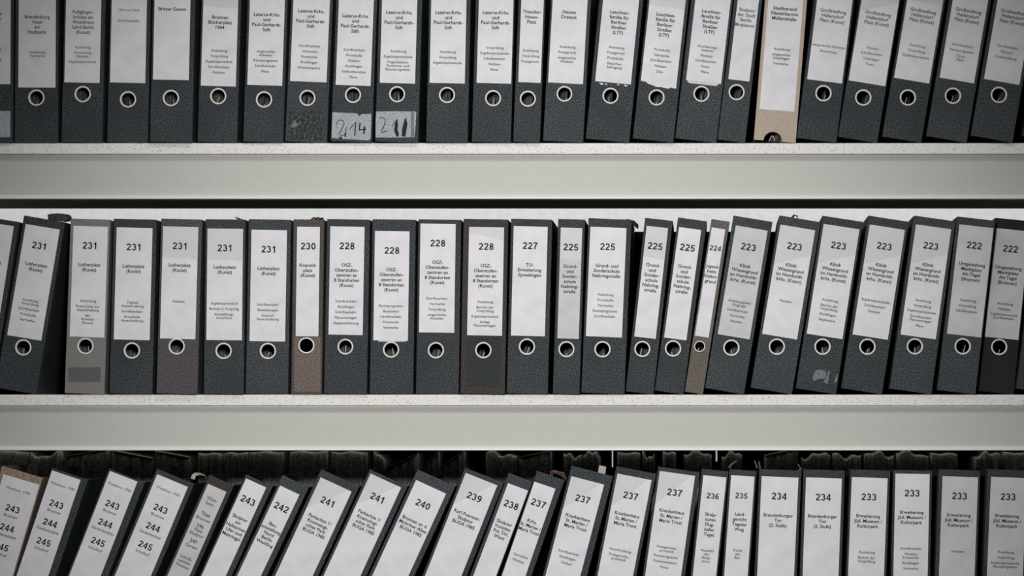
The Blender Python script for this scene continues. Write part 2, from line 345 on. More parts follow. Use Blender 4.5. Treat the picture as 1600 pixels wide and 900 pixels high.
f(1,'T',657,349.5,55,170,.8,67,3.5,(681,547.5,13),'dark','228',OSZ,'Schriftverkehr|Vermerke|Vorprüfung|eingereichte/Arbeiten','file numbered 228 whose label sits highest near its top edge')
f(1,'T',733.5,355,54.5,169,1.1,70,9,(755.6,547.5,13),'brownblack','228',OSZ,'Auslobung|Bericht der/Vorprüfung|Ergebnisprotokoll|Anlage/Planunterlagen','brown-black file numbered 228 with a darker rectangle below its label',patch=(728,527,783,605,'shadowboard'),aged='diag2')
f(1,'T',803,353.5,53,171,1.5,64.5,4.5,(823.5,542,13),'dark','227','TU-\nErweiterung\nSpreebogen','','black file numbered 227, blank label below the title')
f(1,'T',876.5,356,33.5,173,1.8,43,4.5,(885.3,546,12.8),'dark','225',GRU,'','narrow file numbered 225 standing right of 227, greyish label',pap='paper_grey',aged='top',itemoff=-2)
f(1,'T',922.7,354.5,56.3,171,2.4,68,4,(941.5,546,13),'dark','225','Grund- und\nSonderschule\nNehringstraße','Auslobung|Protokolle|Vermerke|Raumprogramm|Schriftverkehr','wide file numbered 225 with a broad label',itop=107,flap='corner')
f(1,'T',1010.5,353,33.6,174,6.4,46,4,(1003.7,545.5,12.8),'dark','225',GRU,'','narrow leaning file numbered 225 beside the wide 225, upper label greyer',aged='top')
f(1,'T',1061,355,35,174,7.7,48,4.5,(1051.7,544.7,13),'dark','225',GRU,'','narrow leaning file numbered 225 directly left of the slim brown 224')
f(1,'T',1112,355.5,21.5,171,8.8,29.5,3,(1093.3,541.5,9),'taupe','224','Jugend-\nheim\nKiefern-\ngrund','','slimmest file, brown and numbered 224, with a small ring')
f(1,'T',1149.5,352.7,50.5,172,9.4,62,6,(1142.8,543.6,13),'cool','223',KLI,'Arbeitspapiere/Originale|Schriftverkehr|Vermerke|Notizen','file numbered 223 leaning on the right of the slim brown 224',pap='paper_grey')
f(1,'T',1219.5,351,55,173,9.5,66,4,(1213.9,541.9,13),'cool','223',KLI,'Notizen','file numbered 223 with one thin line low on its label',flap='tuft2',aged='diag')
f(1,'T',1287,350,56.5,173.5,8.8,64,4,(1285.3,541.9,13),'dark','223',KLI,'Auslobung|Bericht der/Vorprüfung|Rückfragen|Begleitakte','file numbered 223 with grey paper residue near its foot',smear=1,aged='diag')
f(1,'T',1359,351,55.6,173.7,8.9,64.5,4.5,(1355.4,542,13),'dark','223',KLI,'Ergebnisprotokolle|Schriftverkehr|Notizen','file numbered 223 right of the one with grey residue',aged='diag')
f(1,'T',1431,351,55.5,173.5,8,66,5,(1429.3,541.5,13),'cool','223',KLI,'Auslobung|Vorprüfung|Ergebnisprotokolle|Schriftverkehr/Planunterlagen|Pläne','rightmost file numbered 223 on the middle row',aged='diag')
f(1,'T',1498.7,351,53.6,171.6,6.5,63,5,(1504,541.5,13),'cool','222','Umgestaltung\nMarktplatz\nAlt-Tegel\n(Brunnen)','Auslobung|Vorprüfung|Schriftverkehr','file numbered 222 with a slate foot, left of the pitch-black one',pap='paper_grey')  # the pitch-black one has shade painted into its board
f(1,'T',1557,355.6,53,171,5.7,60,5,(1562.7,542,13),'black','222','Umgestaltung\nMarktplatz\nAlt-Tegel\n(Brunnen)','Auslobung|Notizen|Ergebnisprotokoll/Schriftverkehr','pitch-black file numbered 222 set back at the right end of the middle row',pap='paper_grey',back=0.022)  # black board and grey label paint in the shade on this set-back file
f(1,'T',1628,352,54,172,8,66,5,(1622,541,13),'dark','222','','','sliver of a leaning file cut off by the right edge of the middle row')
# lower shelf
f(2,'T',5,741,59,172,16.5,70,6,None,'tan_dim','','','','tan file at the left end of the lowest row',triple=1)
f(2,'T',82.5,735,47,172,18.6,62,4,None,'dark','','','','black file with three numbers leaning right beside the tan one',triple=1)
f(2,'T',172.5,736,46,172,21.3,60,3,None,'dark','','','','black file listing 243, 244 and 245, second right of the tan one',triple=1)
f(2,'T',246,741,52,172,22.6,63,4,None,'dark','','','','black file listing 243, 244 and 245, the last before the narrow greyish one',triple=1,flap='cream')
f(2,'T',325,756,31.5,172,23.8,42,4,None,'brownblack','','','','narrow file with a yellowish-grey label crowded with small print',multi=1,pap='paper_grey')
f(2,'T',385,747.5,34.6,172,24.6,46,3,None,'dark','243','Skulptur\nam\nHalleschen\nUfer und\nMehringpl.','','narrow file whose only number is 243')
f(2,'T',437.5,758.7,33.6,172,25.4,46,4,None,'cool','242','Bau-\nausstellung\nNord\nBerlin\nWedding','','narrow leaning file numbered 242')
f(2,'T',501,746,53.3,172,24.8,66,5,None,'dark','241',PAR,'','file numbered 241 leaning right of the narrow 242',aged='diag3')
f(2,'T',579.5,740,52.4,172,24.7,65,4,None,'dark','241',PAR,'','file numbered 241 leaning left of the file 240',aged='diag3')
f(2,'T',650.5,750,51.5,172,24.6,65,5,None,'cool','240','Brunnen an d.\nMohriner Allee\nBUGA 1985','','leaning file numbered 240')
f(2,'T',728,739,53,172,21.6,65,4,None,'dark','239','Karl Foerster-\nSkulptur\nBUGA 1985','','leaning file numbered 239',aged='diag3')
f(2,'T',794,755,33.5,172,20.6,45,5,None,'cool','238','Skulptur\nVorplatz\nPol. Dir.\nWest','','narrow leaning file numbered 238')
f(2,'T',835,752.5,35,172,19,50,6,None,'dark','237','Krhs.\nSt. Marien /\nMaria Trost','Vermerke|Notizen','narrow leaning file numbered 237 with frayed brown paper at its top',flap='frayed')
f(2,'T',893,744,52.8,172,14.6,67,4,None,'dark','237',KRA,'Schriftverkehr|Rückfragen|Verlauf','wide file numbered 237 with a pale tab rising at its top corner',flap='tab',aged='diag3')
f(2,'T',965,740,54.2,172,11,64,4,None,'dark','237',KRA,'Ausschreibung|Preisgerichts-/protokoll','wide file numbered 237 between the tabbed one and the last 237',aged='diag3')
f(2,'T',1031,736,55.6,172,8,66,4,None,'dark','237',KRA,'Preisgerichts-/protokoll|Raumprogramm|Dokumentation|Fotos','wide file numbered 237 standing left of the narrow 236',aged='diag3')
f(2,'T',1099,742.5,36.2,172,6,43,3.5,None,'dark','236','Skulp-\nturen\nFlug-\nhafen\nTegel','Auswahl/der/Skulp-/turen','narrow file numbered 236',flap='stripr',ncap=8.8)
f(2,'T',1142.5,742.5,36.6,172,4,43,3.5,None,'dark','235','Land-\ngericht\nTegeler\nWeg','Kunst/am/Bau','narrow file numbered 235',flap='stripv',ncap=8.8)
f(2,'T',1190,744,57.5,172,2.6,66,4,None,'dark','234','Brandenburger\nTor\n(2. Stufe)','','file numbered 234 right of the narrow 235',flap='fray')
f(2,'T',1259.5,746,56,172,2,65,4.5,None,'dark','234','Brandenburger\nTor\n(2. Stufe)','','file numbered 234 left of the first 233')
f(2,'T',1331,745.5,56,172,2.2,63,3,None,'dark','233',ERW,'Auslobung|Bericht der/Vorprüfung','leftmost file numbered 233 on the lowest row')
f(2,'T',1399,740,53.5,172,1.2,61,3.5,None,'dark','233',ERW,'Schriftverkehr|Notizen/Protokolle|Rückfragen|Vermerke','second of the 233 files on the lowest row, label set highest')
f(2,'T',1472.5,744,55.5,172,2.1,65,6,None,'dark','233',ERW,'Notizen','last but one 233 file on the lowest row, single thin line',pap='paper_grey')
f(2,'T',1548,745,56,172,2.4,66,6,None,'dark','233',ERW,'Auslobung|Vorprüfung|Ergebnisprotokolle/Raumprogramm','file numbered 233 at the right end of the lowest row',pap='paper_grey')

H = 273.0
def place(d):
    row, an, ax, ay, wl, ll, lean, wd, u = d
    ys = SHELF_Y[row]; th = R(lean); c, s = math.cos(th), math.sin(th)
    # anchor local (a = u - wd from the right foot, v up): y = ys - (v c - a s) ; x = xb + a c + v s
    a = u - wd
    v = (ys - ay + a * s) / c
    xb = ax - a * c - v * s
    if an == 'B': return xb, v, v + ll
    return xb, v - ll, v
def corners(xb, row, lean, wd):
    th = R(lean); c, s = math.cos(th), math.sin(th); ys = SHELF_Y[row]
    P = lambda a, v: (xb + a * c + v * s, ys - (v * c - a * s))
    return P(-wd, 0), P(0, 0), P(0, H), P(-wd, H)
def side_x(c, y, left):
    # x of the left or right outline at photograph row y
    (a, b) = (c[0], c[3]) if left else (c[1], c[2])
    edges = [(a, b), (c[3], c[2]), (c[0], c[1])]
    xs = []
    for p, q in edges:
        if min(p[1], q[1]) - 1e-6 <= y <= max(p[1], q[1]) + 1e-6:
            t = 0 if abs(q[1] - p[1]) < 1e-9 else (y - p[1]) / (q[1] - p[1])
            xs.append(p[0] + t * (q[0] - p[0]))
    return (min(xs) if left else max(xs)) if xs else None
D = []
for a, k in F:
    D.append([list(a[:9]), a[9:], k])
    if a[0] == 2: D[-1][0][5] = 180
def gap(i):
    A, B = D[i][0], D[i + 1][0]
    ca = corners(place(A)[0], A[0], A[6], A[7]); cb = corners(place(B)[0], B[0], B[6], B[7])
    g = 1e9
    y0 = max(min(p[1] for p in ca), min(p[1] for p in cb)); y1 = min(max(p[1] for p in ca), max(p[1] for p in cb))
    for j in range(121):
        y = y0 + (y1 - y0) * j / 120
        xa = side_x(ca, y, False); xq = side_x(cb, y, True)
        if xa is not None and xq is not None: g = min(g, xq - xa)
    return g
for _ in range(6):
    for i in range(len(D) - 1):
        if D[i][0][0] != D[i + 1][0][0]: continue
        g = gap(i)
        need = (2.4 if max(D[i][0][6], D[i + 1][0][6]) < 4 else 1.1) - g
        if need > 0:                                          # trim the margins either side of the shared gap
            A, B = D[i][0], D[i + 1][0]
            ra = A[7] - A[8] - A[4] - 1.5; rb = B[8] - 1.5
            ta = min(max(ra, 0), need * 0.7); tb = min(max(rb, 0), need - ta)
            ta = min(max(ra, 0), need - tb)
            A[7] -= ta; B[7] -= tb; B[8] -= tb
if True:
    for i in range(len(D) - 1):
        if D[i][0][0] == D[i + 1][0][0]:
            g = gap(i)
            if g < 0.3: print('GAP', i, D[i][1][2], D[i][0], round(g, 2))
    for d in D:
        v = place(d[0])
        if v[2] > H - 2: print('LABEL HIGH', d[0], v)

def spine_with_hole(wd, h, hx, hz, r, t):                      # x from -wd to 0, front at y = 0
    bm = bmesh.new(); n = 32
    half = min(wd / 2, hz) * 0.999
    hx = max(-wd + r + .003, min(-r - .003, hx))
    xl, xr = -wd, 0.0
    zb, zt = hz - half, hz + half
    circ, sq = [], []
    for i in range(n):
        a = 2 * math.pi * i / n + math.pi / 4
        circ.append((hx + r * math.cos(a), hz + r * math.sin(a)))
        ca, sa = math.cos(a), math.sin(a); m = max(abs(ca), abs(sa)); qx, qz = ca / m, sa / m
        sq.append(((xl + xr) / 2 + qx * (xr - xl) / 2, hz + qz * half))
    for yy, flip in ((0.0, False), (t, True)):
        cv = [bm.verts.new((x, yy, z)) for x, z in circ]; sv = [bm.verts.new((x, yy, z)) for x, z in sq]
        for i in range(n): bm.faces.new((cv[i], sv[i], sv[(i + 1) % n], cv[(i + 1) % n]))
        top = [v for v, (x, z) in zip(sv, sq) if abs(z - zt) < 1e-7]; bot = [v for v, (x, z) in zip(sv, sq) if abs(z - zb) < 1e-7]
        top.sort(key=lambda v: v.co.x); bot.sort(key=lambda v: v.co.x)
        tl, tr = bm.verts.new((xl, yy, h)), bm.verts.new((xr, yy, h)); bl, br = bm.verts.new((xl, yy, 0)), bm.verts.new((xr, yy, 0))
        bm.faces.new(top + [tr, tl]); bm.faces.new([bl, br] + list(reversed(bot)))
        left = [v for v, (x, z) in zip(sv, sq) if abs(x - xl) < 1e-7]; right = [v for v, (x, z) in zip(sv, sq) if abs(x - xr) < 1e-7]
        left.sort(key=lambda v: v.co.z); right.sort(key=lambda v: v.co.z)
        if yy == 0.0: F0 = (cv, [bl, br] + right + [tr, tl] + list(reversed(left)))
        else: F1 = (cv, [bl, br] + right + [tr, tl] + list(reversed(left)))
    for k in range(2):
        a, b = F0[k], F1[k]
        for i in range(len(a)): bm.faces.new((a[i], a[(i + 1) % len(a)], b[(i + 1) % len(b)], b[i]))
    return bm
def ring_mesh(hx, hz, ro, ri):
    bm = bmesh.new(); n = 40
    prof = [(ri, 0.012), (ri, 0.0005), (ri + .0004, -0.0006), ((ri + ro) / 2, -0.0013), (ro - .0005, -0.0008), (ro, -0.00012), (ri + .0008, -0.00012), (ri + .0006, 0.012)]
    rings = []
    for i in range(n):
        a = 2 * math.pi * i / n
        rings.append([bm.verts.new((hx + r_ * math.cos(a), y, hz + r_ * math.sin(a))) for r_, y in prof])
    for i in range(n):
        p, q = rings[i], rings[(i + 1) % n]
        for k in range(len(prof)): bm.faces.new((p[k], p[(k + 1) % len(prof)], q[(k + 1) % len(prof)], q[k]))
    return bm

def label_part(parent, u0, u1, v0, v1, d, opts, t=0.0005):
    num, title, items = d
    wl = u1 - u0; cx = (u0 + u1) / 2
    bm = bmesh.new()
    yb, yf = -0.0001, -0.0001 - t
    tn = 14 if opts.get('torn') else 1
    pts = [(u0, v1)]
    if tn > 1:
        rr = random.Random(5)
        prof = [0, 0, -1, -4, -5, -6, -7, -7.5, -7, -8, -8.5, -8, -6, -6.5, -7]
        for i in range(tn + 1): pts.append((u0 + wl * i / tn, v0 + (4 + prof[i] * 0.9 + rr.uniform(-.4, .4)) * S))
    else:
        pts += [(u0, v0), (u1, v0)]
    pts.append((u1, v1))
    a = [bm.verts.new((x, yf, z)) for x, z in pts]; b = [bm.verts.new((x, yb, z)) for x, z in pts]
    n = len(pts)
    for i in range(n): bm.faces.new((a[i], a[(i + 1) % n], b[(i + 1) % n], b[i]))
    bm.faces.new(a); bm.faces.new(list(reversed(b)))
    ag = opts.get('aged')  # 'aged' picks the label zone set in a greyer paper colour
    if ag:                                                     # upper part of the label in a greyer paper colour
        q = {'top': [(0, 0), (1, 0), (1, -50), (0, -48)], 'diag': [(0, 0), (1, 0), (1, -40), (0, -62)], 'diag2': [(0, 0), (1, 0), (1, -20), (0, -9)],
             'diag3': [(0, 0), (0.9, 0), (0.55, -22), (0, -52)]}[ag]
        fv = [bm.verts.new((u0 + 0.0002 + (wl - 0.0004) * p[0], yf - 0.00004, v1 - 0.0002 + p[1] * S)) for p in q]
        fc = bm.faces.new(fv); fc.material_index = 2
    yt = yf - 0.00016
    mi = 3 if opts.get('faint') else 1
    mw = wl * 0.97
    P = lambda y: v1 + y * S                                   # y in photograph pixels above the label's top edge (negative = down)
    if opts.get('triple'):
        add_line(bm, 'Wettbew. 1990', cx, P(-20), 6.2 * S, .01, 1, yt, 3, mw)
        for k, (nn, sub) in enumerate((('243', 'Brunnen'), ('244', 'Gedenkstätte'), ('245', 'Schulhof'))):
            add_number(bm, nn, cx, P(-53 - 31 * k), 10.2 * S, yt, 1)
            add_line(bm, sub, cx, P(-62 - 31 * k), 6.6 * S, .015, 1, yt, 3, mw)
    elif opts.get('multi'):
        for y, tx, sz, o in ((-22, 'Wett-', 7, .02), (-30, 'bew.', 7, .02), (-48, 'Titel', 8, .03), (-56, 'Brunnen', 7, .02), (-68, '246', 8, .03), (-75, 'Platz', 7, .02), (-82, 'Skulptur', 7, .02), (-94, '247', 8, .03), (-102, 'Garten', 7, .02),
                             (-122, 'Schrift-', 7, .02), (-129, 'verkehr', 7, .02), (-136, 'Notizen', 7, .02)):
            add_line(bm, tx, cx, P(y), sz * S, o, 1, yt, 3, mw)
    else:
        if num: add_number(bm, num, cx, P(-35.5), opts.get('ncap', 10.7 if wl > 30 * S else 8.2) * S, yt, 1)
        y = -opts.get('ttop', 62.5 if num else 64)
        for ln in title.split('\n') if title else []:
            add_line(bm, ln, cx, P(y), 7.4 * S, .022, 1.02, yt, mi, mw); y -= 7.9
        y = -opts['itop'] if 'itop' in opts else min(-118.5, y - 9)
        for grp in items.split('|') if items else []:
            for ln in grp.split('/'):
                if ln: add_line(bm, ln, cx, P(y), 5.7 * S, .012, 1.03, yt, mi, mw)
                y -= 5.7
            y -= 2.8
    return mesh_obj('label', bm, [M[opts.get('pap', 'paper')], M['ink'], M['paper_greyer'], M['faint_ink']], parent)

for idx, (g, rest, o) in enumerate(D):
    ring, board, num, title, items, words = rest
    row, an, ax, ay, wl, ll, lean, wd, u = g
    xb, v0, v1 = place(g)
    yo = random.Random(idx * 7 + 3).uniform(-0.008, 0.003) + o.get('back', 0)
    th = R(lean); c, s = math.cos(th), math.sin(th)
    root = empty('lever_arch_file', (WX(xb), yo, WZ(SHELF_Y[row]) + 0.0002), (0, th, 0))
    tag(root, words, 'file', ('files on the top shelf', 'files on the middle shelf', 'files on the lowest shelf')[row])
    W, h, t = wd * S, H * S, 0.0024
    def local(px, py):                                         # photograph point on the spine -> x, z in the file's frame
        dx, dz = px - xb, SHELF_Y[row] - py
        return (dx * c - dz * s) * S, (dx * s + dz * c) * S
    if ring: hx, hz = local(ring[0], ring[1]); ro = ring[2] * S
    else: hx, hz, ro = (-wd + u + wl / 2) * S, 68 * S, 12.9 * S
    ri = ro * 0.79
    B = M[board]
    if o.get('half'):
        pts = [(-W, 0)]
        r_ = 14.5 * S
        pts += [(hx - r_ * math.cos(math.pi * i / 16), 0.0 + r_ * math.sin(math.pi * i / 16)) for i in range(17)]
        pts += [(0, 0), (0, h), (-W, h)]
        sp = plate('spine', pts, 0, t, B, root)
    else:
        hx = max(-W + ro + .001, min(-ro - .001, hx))
        sp = mesh_obj('spine', spine_with_hole(W, h, hx, hz, ri + 0.0012, t), B, root)
        bevel(sp, 0.0011, 2, 60)
        mesh_obj('finger_ring', ring_mesh(hx, hz, ro, ri), M['ring'], root, smooth=True)
    for x in (-W, -t):
        bevel(box_obj('cover', x, x + t, t + 0.0003, 0.285 - o.get('back', 0), 0.0, h, B, root), 0.0009, 2)
    rnd = random.Random(idx * 13 + 1)
    # lever arch and papers inside
    bm = bmesh.new()
    px_ = hx + rnd.uniform(-0.3, 0.35) * ri
    if not o.get('half'):
        sg, amp, up, dp = rnd.choice((-1, 1)), rnd.uniform(.001, .007), rnd.uniform(.012, .024), rnd.uniform(.012, .026)
        hook = [(px_ + sg * amp * (math.sin(q * 1.5) - .6), dp + 0.010 * q, hz - 0.02 + up * math.sin(q * 1.5)) for q in [i / 10 for i in range(11)]]
    else:
        hook = [(hx - 0.006 + 0.010 * q, 0.02, 0.001 + 0.010 * math.sin(q * 3)) for q in [i / 10 for i in range(11)]]
    tube_bm(bm, hook, 0.0008, 8)
    mesh_obj('lever_wire', bm, M['steel'], root, smooth=True)
    px0 = -W + t + 0.001; px1 = -t - 0.001
    fill = rnd.uniform(0.45, 0.95)
    bm = bmesh.new()
    ns = 7
    for i in range(ns):
        a0 = px0 + (px1 - px0) * fill * i / ns; a1 = px0 + (px1 - px0) * fill * (i + 0.94) / ns
        box(bm, a0, a1, 0.060 + rnd.uniform(0, .020), 0.272 - o.get('back', 0) + rnd.uniform(-.004, .004), 0.004, h - 0.020 + rnd.uniform(-.003, .003))
    mesh_obj('papers', bm, M['sheets'], root)
    # label
    lu0, lu1 = (u - wd) * S, (u - wd + wl) * S
    lab = label_part(root, lu0, lu1, v0 * S, v1 * S, (num, title, items), o)

    # old stickers, residue, tears and strips that belong to single files
    def px_rect(x0, y0, x1, y1):
        a = local(x0, y1); b = local(x1, y0); m_ = local(x0, y0); n_ = local(x1, y1)
        return [m_, a, n_, b]
    st = o.get('sticker')
    if st == 'plain':
        plate('sticker', px_rect(-36, 174, 17, 215), -0.0004, -0.0001, M['sticker'], root)
    elif st in ('214', '211'):
        if st == '214':
            out = [(520, 176), (519.3, 196), (518.5, 216), (529, 217.3), (531, 214), (534.5, 214.5), (536, 217.8), (553, 218.3), (565, 219.5), (576, 220), (579.5, 217), (580, 205),
                   (580.5, 190), (580.5, 178.8), (573, 178.5), (570, 179.2), (567.5, 178.5), (564.5, 180), (563, 181.6), (560.5, 181.2), (559.3, 178), (548, 177.2), (534, 176.6)]
            strokes = [([(526, 196), (527.5, 190.5), (532, 188.2), (537, 189), (538.5, 193), (536, 199), (532, 206), (531, 211), (535, 213), (540, 210), (541.5, 199)], 1.1),
                       ([(546.5, 203), (552, 196), (556.5, 191), (555.5, 200), (555, 213)], [1, 1.2, 1.6, 2.0, 1.8]), ([(540.3, 208), (539.8, 214.5)], 2.4),
                       ([(563, 192), (562.5, 198), (561.5, 203.5)], 2.0), ([(561.5, 203.5), (567, 203), (573, 202)], 1.6), ([(570, 198), (569, 209.5)], 2.6)]
        else:
            out = [(588, 175), (587.5, 195), (587.5, 215.5), (620, 215.5), (642, 215), (648, 215.3), (650, 195), (651, 175), (620, 174.5)]
            strokes = [([(594, 185), (598, 184), (602, 187), (602.5, 192), (600, 199), (596.5, 205), (595.5, 208), (600, 206.5), (606, 205)], 1.3),
                       ([(613, 198.5), (617, 192), (620.5, 187), (620, 195), (619, 203), (621, 210), (622, 214)], [1, 1.2, 2.4, 5.0, 5.4, 5.6, 3.6]),
                       ([(634, 186), (634.2, 193), (632.5, 202), (631.5, 210), (631, 214)], [2, 6.2, 7.0, 6.4, 4.8])]
        sp_ = plate('sticker', [local(*p) for p in out], -0.0004, -0.0001, M['sticker'], root)
        bm = bmesh.new()
        for pts_, wd_ in strokes:
            ribbon(bm, [local(*p) for p in pts_], [q * S for q in wd_] if isinstance(wd_, list) else wd_ * S, -0.00056, 0)
        mesh_obj('handwriting', bm, M['marker'], sp_)
        if st == '211':
            plate('sticker_edge', px_rect(642.5, 175.5, 647.5, 214.5), -0.00052, -0.00042, M['smear'], sp_)
    if o.get('residue'):
        rr = random.Random(3); x0, y0, x1, y1 = o['residue']
        pts_ = [local(x0 + (x1 - x0) * i / 9, y0 + rr.uniform(0, 3)) for i in range(10)] + [local(x1 - rr.uniform(0, 3), y0 + (y1 - y0) * i / 6) for i in range(1, 6)] + \
               [local(x1 - (x1 - x0) * i / 9, y1 - rr.uniform(0, 3)) for i in range(10)] + [local(x0 + rr.uniform(0, 3), y1 - (y1 - y0) * i / 6) for i in range(1, 6)]
        plate('glue_patch', pts_, -0.0002, -0.0001, M['residue'], root)
        plate('paper_scrap', [local(*p) for p in ((455, 196), (459, 189), (463, 187), (462, 192), (468, 194), (463, 198), (456, 200), (454.5, 198))], -0.0004, -0.0002, M['smear'], root)
    if o.get('patch'):
        x0, y0, x1, y1, mm = o['patch']
        q0, q1, q2, q3 = px_rect(x0, y0, x1, y1)               # tl, bl, br, tr
        if ring and y0 < ring[1] < y1:
            rr_ = ro + 0.0002
            sq_ = [(hx + rr_ * math.cos(R(90 + 360 * i / 32)), hz + rr_ * math.sin(R(90 + 360 * i / 32))) for i in range(33)]
            pl_ = [q0, q1, q2, q3, (hx + 0.0001, q0[1] + (q3[1] - q0[1]) * 0.5)] + sq_[::-1][:-1] + [(hx - 0.0001, hz + rr_)] + [(hx - 0.0001, q0[1] + (q3[1] - q0[1]) * 0.5)]
        else: pl_ = [q0, q1, q2, q3]
        plate('patch', pl_, -0.0001 if mm == 'shadowboard' else -0.00009, -0.00002, M[mm], root)
    if o.get('smear'):
        for pts_ in ([(1269, 591), (1273, 581), (1279, 577), (1289, 579), (1291, 585), (1288, 592), (1279, 592), (1272, 596)], [(1287, 597), (1292, 586), (1294, 580), (1297, 580), (1295, 590), (1293, 601)], [(1303, 599), (1306, 588), (1309, 584), (1308, 596)]):
            plate('paper_residue', [local(*p) for p in pts_], -0.0003, -0.0001, M['smear'], root)
    if o.get('crumbs'):
        for pts_ in ([(936.5, 129.5), (938, 132.2), (942.5, 132.8), (943, 130.6)], [(945, 130.5), (946.5, 133.5), (949.5, 131.6)], [(963, 132), (966, 134), (968.5, 132.3)], [(975, 133), (977, 135.8), (980.5, 135), (979, 133.2)]):
            plate('paper_crumb', [local(*p) for p in pts_], -0.0006, -0.0001, M['paper'], root)
    if o.get('under') == 1:
        plate('older_label', [local(*p) for p in ((1074, 121), (1073.6, 126), (1077, 130), (1098, 132), (1119, 134.6), (1123.5, 131), (1126, 128))], -0.00011, -0.00002, M['paper_greyer'], root)
    if o.get('under') == 2:
        plate('older_label', px_rect(591.5, 528, 634, 534), -0.00011, -0.00002, M['paper_greyer'], root)
    fl = o.get('flap')
    def sheet(name, pts3, m_, rgh=0.0006):                     # small bent strip of board or paper given as rows of (px, py, y)
        bm = bmesh.new()
        rows = []
        for a, b in pts3:
            la = local(a[0], a[1]); lb = local(b[0], b[1])
            rows.append((bm.verts.new((la[0], a[2], la[1])), bm.verts.new((lb[0], b[2], lb[1]))))
        for p, q in zip(rows, rows[1:]): bm.faces.new((p[0], p[1], q[1], q[0]))
        ob = mesh_obj(name, bm, m_, root)
        sm = ob.modifiers.new('thickness', 'SOLIDIFY'); sm.thickness = rgh; sm.offset = 0
        return ob
    top = h + 0.0003
    if fl == 'lump':
        plate('torn_flap', [local(*p) for p in ((74, 342.5), (73, 336), (76, 334), (90, 333), (104, 334.5), (107, 338), (106, 343.5), (98, 345.5), (86, 343.8))], 0.006, 0.035, M['dark'], root)
    elif fl == 'nick':
        sheet('torn_flap', [((366.5, 338.5, .0030), (369, 341, .0035)), ((374, 341, .0034), (373, 344.5, .0036)), ((381, 343.5, .004), (379, 347, .004))], M['dark'], 0.0008)
    elif fl == 'tuft':
        for k, (x0, y0, x1, y1) in enumerate(((485, 343, 492, 339), (490, 342, 499, 339.2), (494, 343, 505, 340), (499, 344, 506, 341.5))):
            sheet('torn_flap', [((x0, y0, .003), (x0 + 2, y0 + 2, .004)), (((x0 + x1) / 2, (y0 + y1) / 2 - .6, .003), ((x0 + x1) / 2 + 1, (y0 + y1) / 2 + 1.4, .004)), ((x1, y1, .003), (x1 + .5, y1 + 1, .004))], M['black'], 0.0008)
    elif fl == 'tuft2':
        sheet('torn_flap', [((1236, 339.5, .003), (1238, 341.5, .004)), ((1240, 335, .0028), (1243, 337, .0036)), ((1246, 336.5, .003), (1248, 342, .004))], M['dark'], 0.001)
    elif fl == 'corner':
        sheet('torn_flap', [((979, 342.2, .004), (979, 352, .004)), ((990, 343.5, .03), (990, 352, .03)), ((996.5, 349, .05), (996.5, 356, .05))], M['mauve'], 0.001)
    elif fl == 'cream':
        sheet('paper_scrap', [((295, 748, .03), (300, 750, .034)), ((297, 742, .03), (302, 744, .034)), ((301, 739, .034), (307, 742.5, .04)), ((309, 740, .036), (316, 744, .042)), ((314, 742, .04), (318, 747, .046))], M['cream'], 0.002)
    elif fl == 'frayed':
        sheet('frayed_papers', [((858, 753, .010), (862, 756, .02)), ((860.5, 737, .010), (864, 739, .02)), ((867, 735.5, .012), (870, 741, .02)), ((874, 737.5, .012), (876, 744, .022)), ((881, 739, .014), (883, 749, .024)), ((884, 749, .016), (884, 753, .024))], M['frayed'], 0.0015)
        sheet('frayed_edge', [((838, 736.2, .0004), (839, 738, .0012)), ((850, 741, .0006), (851, 742.5, .0012)), ((866, 746.5, .0006), (867, 748, .0012)), ((880, 751, .0004), (881, 752.4, .0012))], M['frayed'], 0.0007)
    elif fl == 'tab':
        sheet('index_tab', [((932, 748, .06), (943, 751, .06)), ((935, 727.5, .06), (946, 730, .06))], M['cream'], 0.0008)
    elif fl == 'stripr':
        sheet('torn_strip', [((1137.5, 731, .0026), (1141, 732, .0026)), ((1140, 726.5, .003), (1142.5, 728, .003)), ((1150, 719, .01), (1152, 721, .01))], M['mauve'], 0.0008)
    elif fl == 'stripv':
        sheet('torn_strip', [((1181, 731, .003), (1184, 732.5, .003)), ((1180.5, 727, .004), (1183, 727, .004)), ((1178, 720, .008), (1180.5, 720, .008))], M['mauve'], 0.0008)
    elif fl == 'fray':
        sheet('torn_strip', [((1186, 732, .003), (1189, 732.4, .003)), ((1185.4, 727, .004), (1188, 727, .004)), ((1184.5, 721, .008), (1187, 721, .008))], M['mauve'], 0.0008)
        sheet('torn_strip', [((1244, 736, .002), (1246, 737.4, .002)), ((1250, 732.5, .003), (1253, 734, .003)), ((1246, 726, .008), (1248, 725, .008))], M['mauve'], 0.0008)

# ---------------------------------------------------------------- low rack behind, with the dark bundles seen under the second beam
RY = BD + 0.006
zl = WZ(SHELF_Y[2])
low = tag(empty('low_rack', (0, RY, 0)), 'low rack standing behind the lowest row, carrying dark paper bundles', 'shelf')
bm = bmesh.new(); box(bm, X0, X1, 0, 0.33, zl - 0.02, zl); mesh_obj('shelf_board', bm, M['chip'], low)
KP = (DIST + RY + 0.326) / DIST
def slot(px, py, wpx):
    x = WX(XH) + (px - XH) * S * KP; hw = wpx * S * KP / 2; z = WZ(YH) + (YH - py) * S * KP
    return [(x - hw, zl + 0.40), (x - hw, z), (x + hw, z), (x + hw, zl + 0.40)]
plate('added_dark_backing', [(X0, zl), (X0, zl + 0.40)] + slot(957, 730, 2.0) + slot(1119.5, 721, 2.4) + [(X1, zl + 0.40), (X1, zl)], 0.326, 0.33, M['lightblock'], low)  # black backing added to keep the gaps between bundles dark
box_obj('shade_lid', X0, X1, 0.07, 0.326, zl + 0.378, zl + 0.39, M['lightblock'], low)  # lid added to block light falling on the bundles from above
